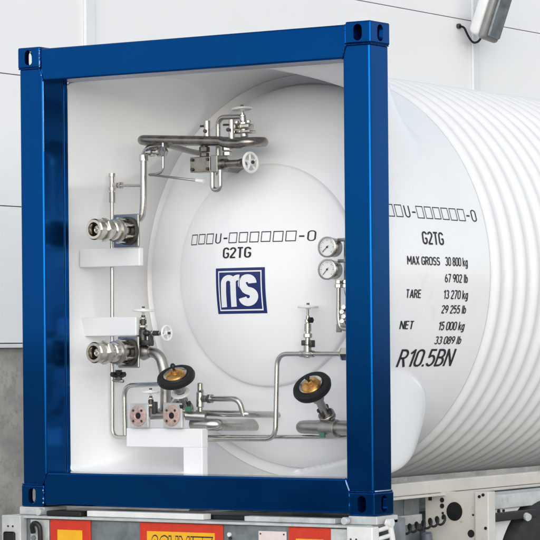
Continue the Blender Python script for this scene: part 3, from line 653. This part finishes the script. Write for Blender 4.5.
# ------------------------------------------------------------------ semi trailer
TR = empty('semi_trailer', (0, 0, -1.0))
tag(TR, 'grey and cream container chassis trailer with red and yellow marker boards under the tank', 'trailer')
def t(o):
    o.matrix_parent_inverse = Matrix.Translation((0, 0, 1.0)); return o
rb = t(box('rear_beam', -1.27, 1.10, -.045, .12, -.34, -.062, 'galv', TR, .006))
t(box('top_ledge', -1.278, 1.20, -.075, .16, -.060, -.046, 'galv_light', TR, .004))
t(box('bolster_plate', -1.05, .98, .06, .30, -.045, -.022, 'black_paint', TR, .004))
t(box('gap_strip', -.72, .10, -.02, .05, -.044, -.012, 'trailer_white', TR, .004))  # white strip added in place of the bright background showing through the gap
t(box('gap_strip', .38, .98, -.02, .05, -.044, -.016, 'galv_light', TR, .004))
for sx in (-1, 1):
    xa, xb = sorted((sx * 1.05, sx * 1.235)); t(box('twistlock_pad', xa, xb, .0, .19, -.045, -.001, 'galv_light', TR, .005))
    t(lathe('twistlock_pin', cyl(0, .03, .02), (sx * 1.055, -.015, -.025), (0, -1, .0), 'galv_light', TR, 14))
t(box('bump_rubber', -.99, -.74, -.05, .02, -.045, -.016, 'black_rubber', TR, .006))
# left end bracket with lamp socket
eb = t(box('end_bracket', -1.275, -1.135, -.10, -.046, -.34, -.044, 'galv_light', TR, .005))
box('lamp_socket', -1.252, -1.172, -.108, -.098, -.205, -.135, 'black_rubber', eb, .014, 4)
for x in (-1.225, -1.19): lathe('bolt', cyl(0, .004, .006), (x, -.10, -.105), (0, -1, 0), 'steel_dark', eb, 10)
box('lashing_plate', -1.10, -.965, -.058, -.046, -.34, -.066, 'galv_light', eb, .003)
tube('lashing_hook', [(-1.068, -.07, -.14), (-1.065, -.085, -.098), (-1.035, -.09, -.080), (-1.005, -.085, -.10), (-1.005, -.08, -.17), (-1.03, -.07, -.34)], .014, 'black_paint', eb, .03, 12)
lathe('bolt', cyl(0, .012, .014), (-1.072, -.058, -.17), (0, -1, 0), 'galv', eb, 12)
for o in eb.children:
    o.matrix_parent_inverse = Matrix.Identity(4)
# marker boards
def board(x0, x1, bx, bz):
    b = t(box('marker_board', x0, x1, -.056, -.046, -.34, -.064, 'sign_red', TR, .002))
    box('board_centre', x0 + bx, x1 - bx, -.0595, -.0562, -.30, -.064 - bz, 'sign_yellow', b, .0008)
    return b
board(-.955, -.665, .055, .055)
mb = board(-.310, .262, .052, .046)
board(.703, .985, .050, .060)
def flat_text(s, w, h, x0, z0, y, m, parent, grow):
    cu = bpy.data.curves.new('t', 'FONT'); cu.body = s; cu.size = 1; cu.offset = grow; cu.resolution_u = 3
    o = bpy.data.objects.new('t', cu); C.objects.link(o); bpy.context.view_layer.update()
    me = bpy.data.meshes.new_from_object(o.evaluated_get(bpy.context.evaluated_depsgraph_get())); bpy.data.objects.remove(o)
    xs = [v.co.x for v in me.vertices]; a, b_ = 0, max(xs) + min(xs) if False else max(xs)
    k = w / 4.0; kz = h / .72
    for v in me.vertices: v.co = Vector((x0 + v.co.x * k, y, z0 + v.co.y * kz))
    return link('board_lettering', me, m, parent, False)
flat_text('SCHMITZ', .40, .13, -.225, -.262, -.0602, 'ink', mb, .05)
flat_text('SCHMITZ', .40, .13, -.225, -.262, -.0612, 'sign_yellow', mb, .012)
box('number_plate', .50, .685, -.052, -.0465, -.34, -.090, 'plate_white', rb, .002)
for x in (.515, .67): lathe('bolt', cyl(0, .003, .005), (x, -.052, -.105), (0, -1, 0), 'steel_dark', rb, 8)
lathe('latch', cyl(0, .012, .012), (.305, -.046, -.115), (0, -1, 0), 'trailer_white', rb, 10); lathe('latch_pin', cyl(0, .014, .008), (.31, -.046, -.135), (.2, -1, 0), 'black_paint', rb, 8)
# right end bracket, hook and twistlock handle
eb2 = t(box('end_bracket', 1.10, 1.265, -.085, -.02, -.34, -.050, 'trailer_white', TR, .008))
tube('lashing_hook', [(1.015, -.08, -.175), (1.018, -.09, -.128), (1.05, -.095, -.108), (1.085, -.09, -.13), (1.08, -.08, -.30)], .016, 'rim_metal', TR, .03, 12)
t(TR.children[-1])
t(box('lashing_plate', .985, 1.10, -.065, -.046, -.34, -.066, 'galv_light', TR, .003))
for z in (-.115, -.125): 
    for x in (1.13, 1.165): t(lathe('bolt', cyl(0, .004, .005), (x, -.0855, z), (0, -1, 0), 'steel_dark', TR, 8))
tl = t(box('twistlock_housing', 1.12, 1.235, .12, .26, -.34, -.02, 'galv', TR, .006))
for z in (-.07, -.115): tube('twistlock_bar', [(1.20, -.03, z - .01), (1.255, -.01, z), (1.262, .075, z + .012)], .012, 'trailer_white', tl, .02, 10)
bm = bmesh.new(); bm_tube(bm, fillet([(1.25, .05, -.03), (1.27, .065, -.04), (1.272, .085, -.12), (1.272, .12, -.34)], .03), .016, 10); bm_lathe(bm, cyl(-.016, .016, .024), (1.27, .065, -.036), (1, 0, 0), 14); fin('twistlock_handle', bm, 'trailer_white', tl, True, 40)
# chassis
for sx in (-1, 1):
    bm = bmesh.new(); xa = sx * .45
    bbox(bm, xa - .07, xa + .07, .2, 6.4, -.075, -.055); bbox(bm, xa - .008, xa + .008, .2, 6.4, -.455, -.0755); bbox(bm, xa - .07, xa + .07, .2, 6.4, -.475, -.4555)
    t(fin('main_beam', bm, 'galv', TR))
bx = t(box('side_box', .30, .770, .50, 1.06, -.45, .050, 'galv', TR, .006))
box('box_lid', .295, .778, .49, 1.062, .046, .060, 'galv_light', bx, .003)
box('box_rail', .765, .786, .485, 1.062, -.115, -.060, 'galv_light', bx, .004)
lathe('bolt', cyl(0, .014, .013), (.786, .80, -.088), (1, 0, 0), 'trailer_white', bx, 10)
for y in (.70, .90): box('box_stiffener', .768, .780, y, y + .02, -.058, .045, 'galv', bx, .002)
pn = t(box('gusset_panel', .79, 1.138, 1.085, 1.11, -.62, .068, 'cream_paint', TR, .004))
def disc(x, z, r, m='hole_black', rz=None, dy=.004): return lathe('panel_hole', cyl(0, dy, r), (x, 1.085, z), (0, -1, 0), m, pn, 24)
disc(.990, -.043, .053); lathe('hole_tube', [(0, .040), (-.012, .040), (-.012, 0)], (.996, 1.081, -.046), (0, 1, 0), 'black_paint', pn, 24)
disc(.907, .019, .014); disc(.907, -.014, .014); disc(.911, -.054, .007)
box('panel_slot', .815, .838, 1.0805, 1.0845, .015, .055, 'hole_black', pn, .001)
disc(1.10, -.165, .022); disc(1.115, -.06, .006)
pp = t(box('gusset_post', 1.140, 1.232, 1.06, 1.135, -.62, .072, 'cream_paint', TR, .006))
for y, z in ((1.175, .045), (1.20, .055), (1.215, -.13)): lathe('bolt', cyl(0, .006, .009), (y, 1.06, z), (0, -1, 0), 'black_paint', pp, 10)
t(box('side_beam', 1.00, 1.19, 1.137, 4.2, -.035, .045, 'galv_light', TR, .005))
bm = bmesh.new(); P = [(1.137, -.62), (1.137, -.037)]
for k in range(13):
    a = R_(118.9) + (R_(193) - R_(118.9)) * k / 12
    P.append((1.74 + .53 * math.cos(a), -.5 + .53 * math.sin(a)))
F = [[bm.verts.new((x, p[0], p[1])) for p in P] for x in (1.16, 1.172)]
for k in range(len(P)): bm.faces.new((F[0][k], F[0][(k + 1) % len(P)], F[1][(k + 1) % len(P)], F[1][k]))
bm.faces.new(F[0][::-1]); bm.faces.new(F[1]); t(fin('mudguard_plate', bm, 'trailer_white', TR))
gd = t(box('guard_rail', 1.195, 1.235, 1.137, 4.2, -.100, -.052, 'black_paint', TR, .006))
lathe('guard_clip', cyl(0, .03, .022), (1.236, 1.44, -.085), (1, -.4, -.3), 'galv_light', gd, 10)
bm = bmesh.new(); bm_hex(bm, (1.1725, 1.25, -.047), (1, 0, 0), 0, .010, .012); t(fin('bolt', bm, 'black_paint', TR))
bm = bmesh.new(); bm_hex(bm, (1.1725, 1.30, -.047), (1, 0, 0), 0, .010, .008); t(fin('bolt', bm, 'black_paint', TR))
# coiled cable
pts = []
N = 150
for k in range(N + 1):
    f = k / N; a = f * 2 * math.pi * 8.5
    x = .60 + f * .395; z = -.275 + f * .165 + .02 * math.sin(a) ; y = .85 + .23 * f
    c0 = Vector((.985 - .001, .98, -.12)).lerp(Vector((1.10, .30, -.215)), 1 - f) if False else Vector((.83, .66, -.150)).lerp(Vector((.952, 1.05, -.085)), f)
    pts.append(c0 + Vector((.018 * math.cos(a), 0, .024 * math.sin(a))))
bm = bmesh.new(); bm_tube(bm, pts, .0068, 6); t(fin('coiled_cable', bm, 'black_rubber', TR, True))
t(lathe('cable_socket', cyl(0, .10, .030), (.835, 1.03, -.165), (0, .2, -1), 'rim_metal', TR, 14))
# wheels
def wheel(sx, y):
    c = Vector((sx * 1.085, y, -.5)); ax = (sx, 0, 0)
    w_ = lathe('wheel', [(-.13, .25), (-.13, .30), (.06, .285), (.09, .27), (.12, .28), (.135, .285), (.135, .275), (.10, .25), (.04, .20), (.03, .12), (.09, .11), (.13, .09), (.14, 0)], c, ax, 'rim_metal', TR, 40)
    t(w_)
    tr_ = lathe('tyre', [(-.14, .29), (-.15, .34), (-.155, .43), (-.13, .485), (-.09, .50), (.09, .50), (.13, .485), (.155, .43), (.15, .34), (.135, .29)], c, ax, 'tyre', w_, 64)
    for k in range(10):
        a = 2 * math.pi * k / 10; bm = bmesh.new(); bm_hex(bm, c + Vector((0, .165 * math.cos(a), .165 * math.sin(a))), ax, .03, .07, .02); fin('wheel_nut', bm, 'galv', w_)
for y in (1.74, 3.05):
    wheel(1, y); wheel(-1, y)
    t(tube('axle', [(-1.05, y, -.5), (1.05, y, -.5)], .06, 'black_paint', TR, .02, 14))
for sx in (-1, 1):
    for y in (1.74, 3.05): t(box('axle_hanger', sx * .45 - .05, sx * .45 + .05, y - .06, y + .06, -.52, -.474, 'black_paint', TR, .004))
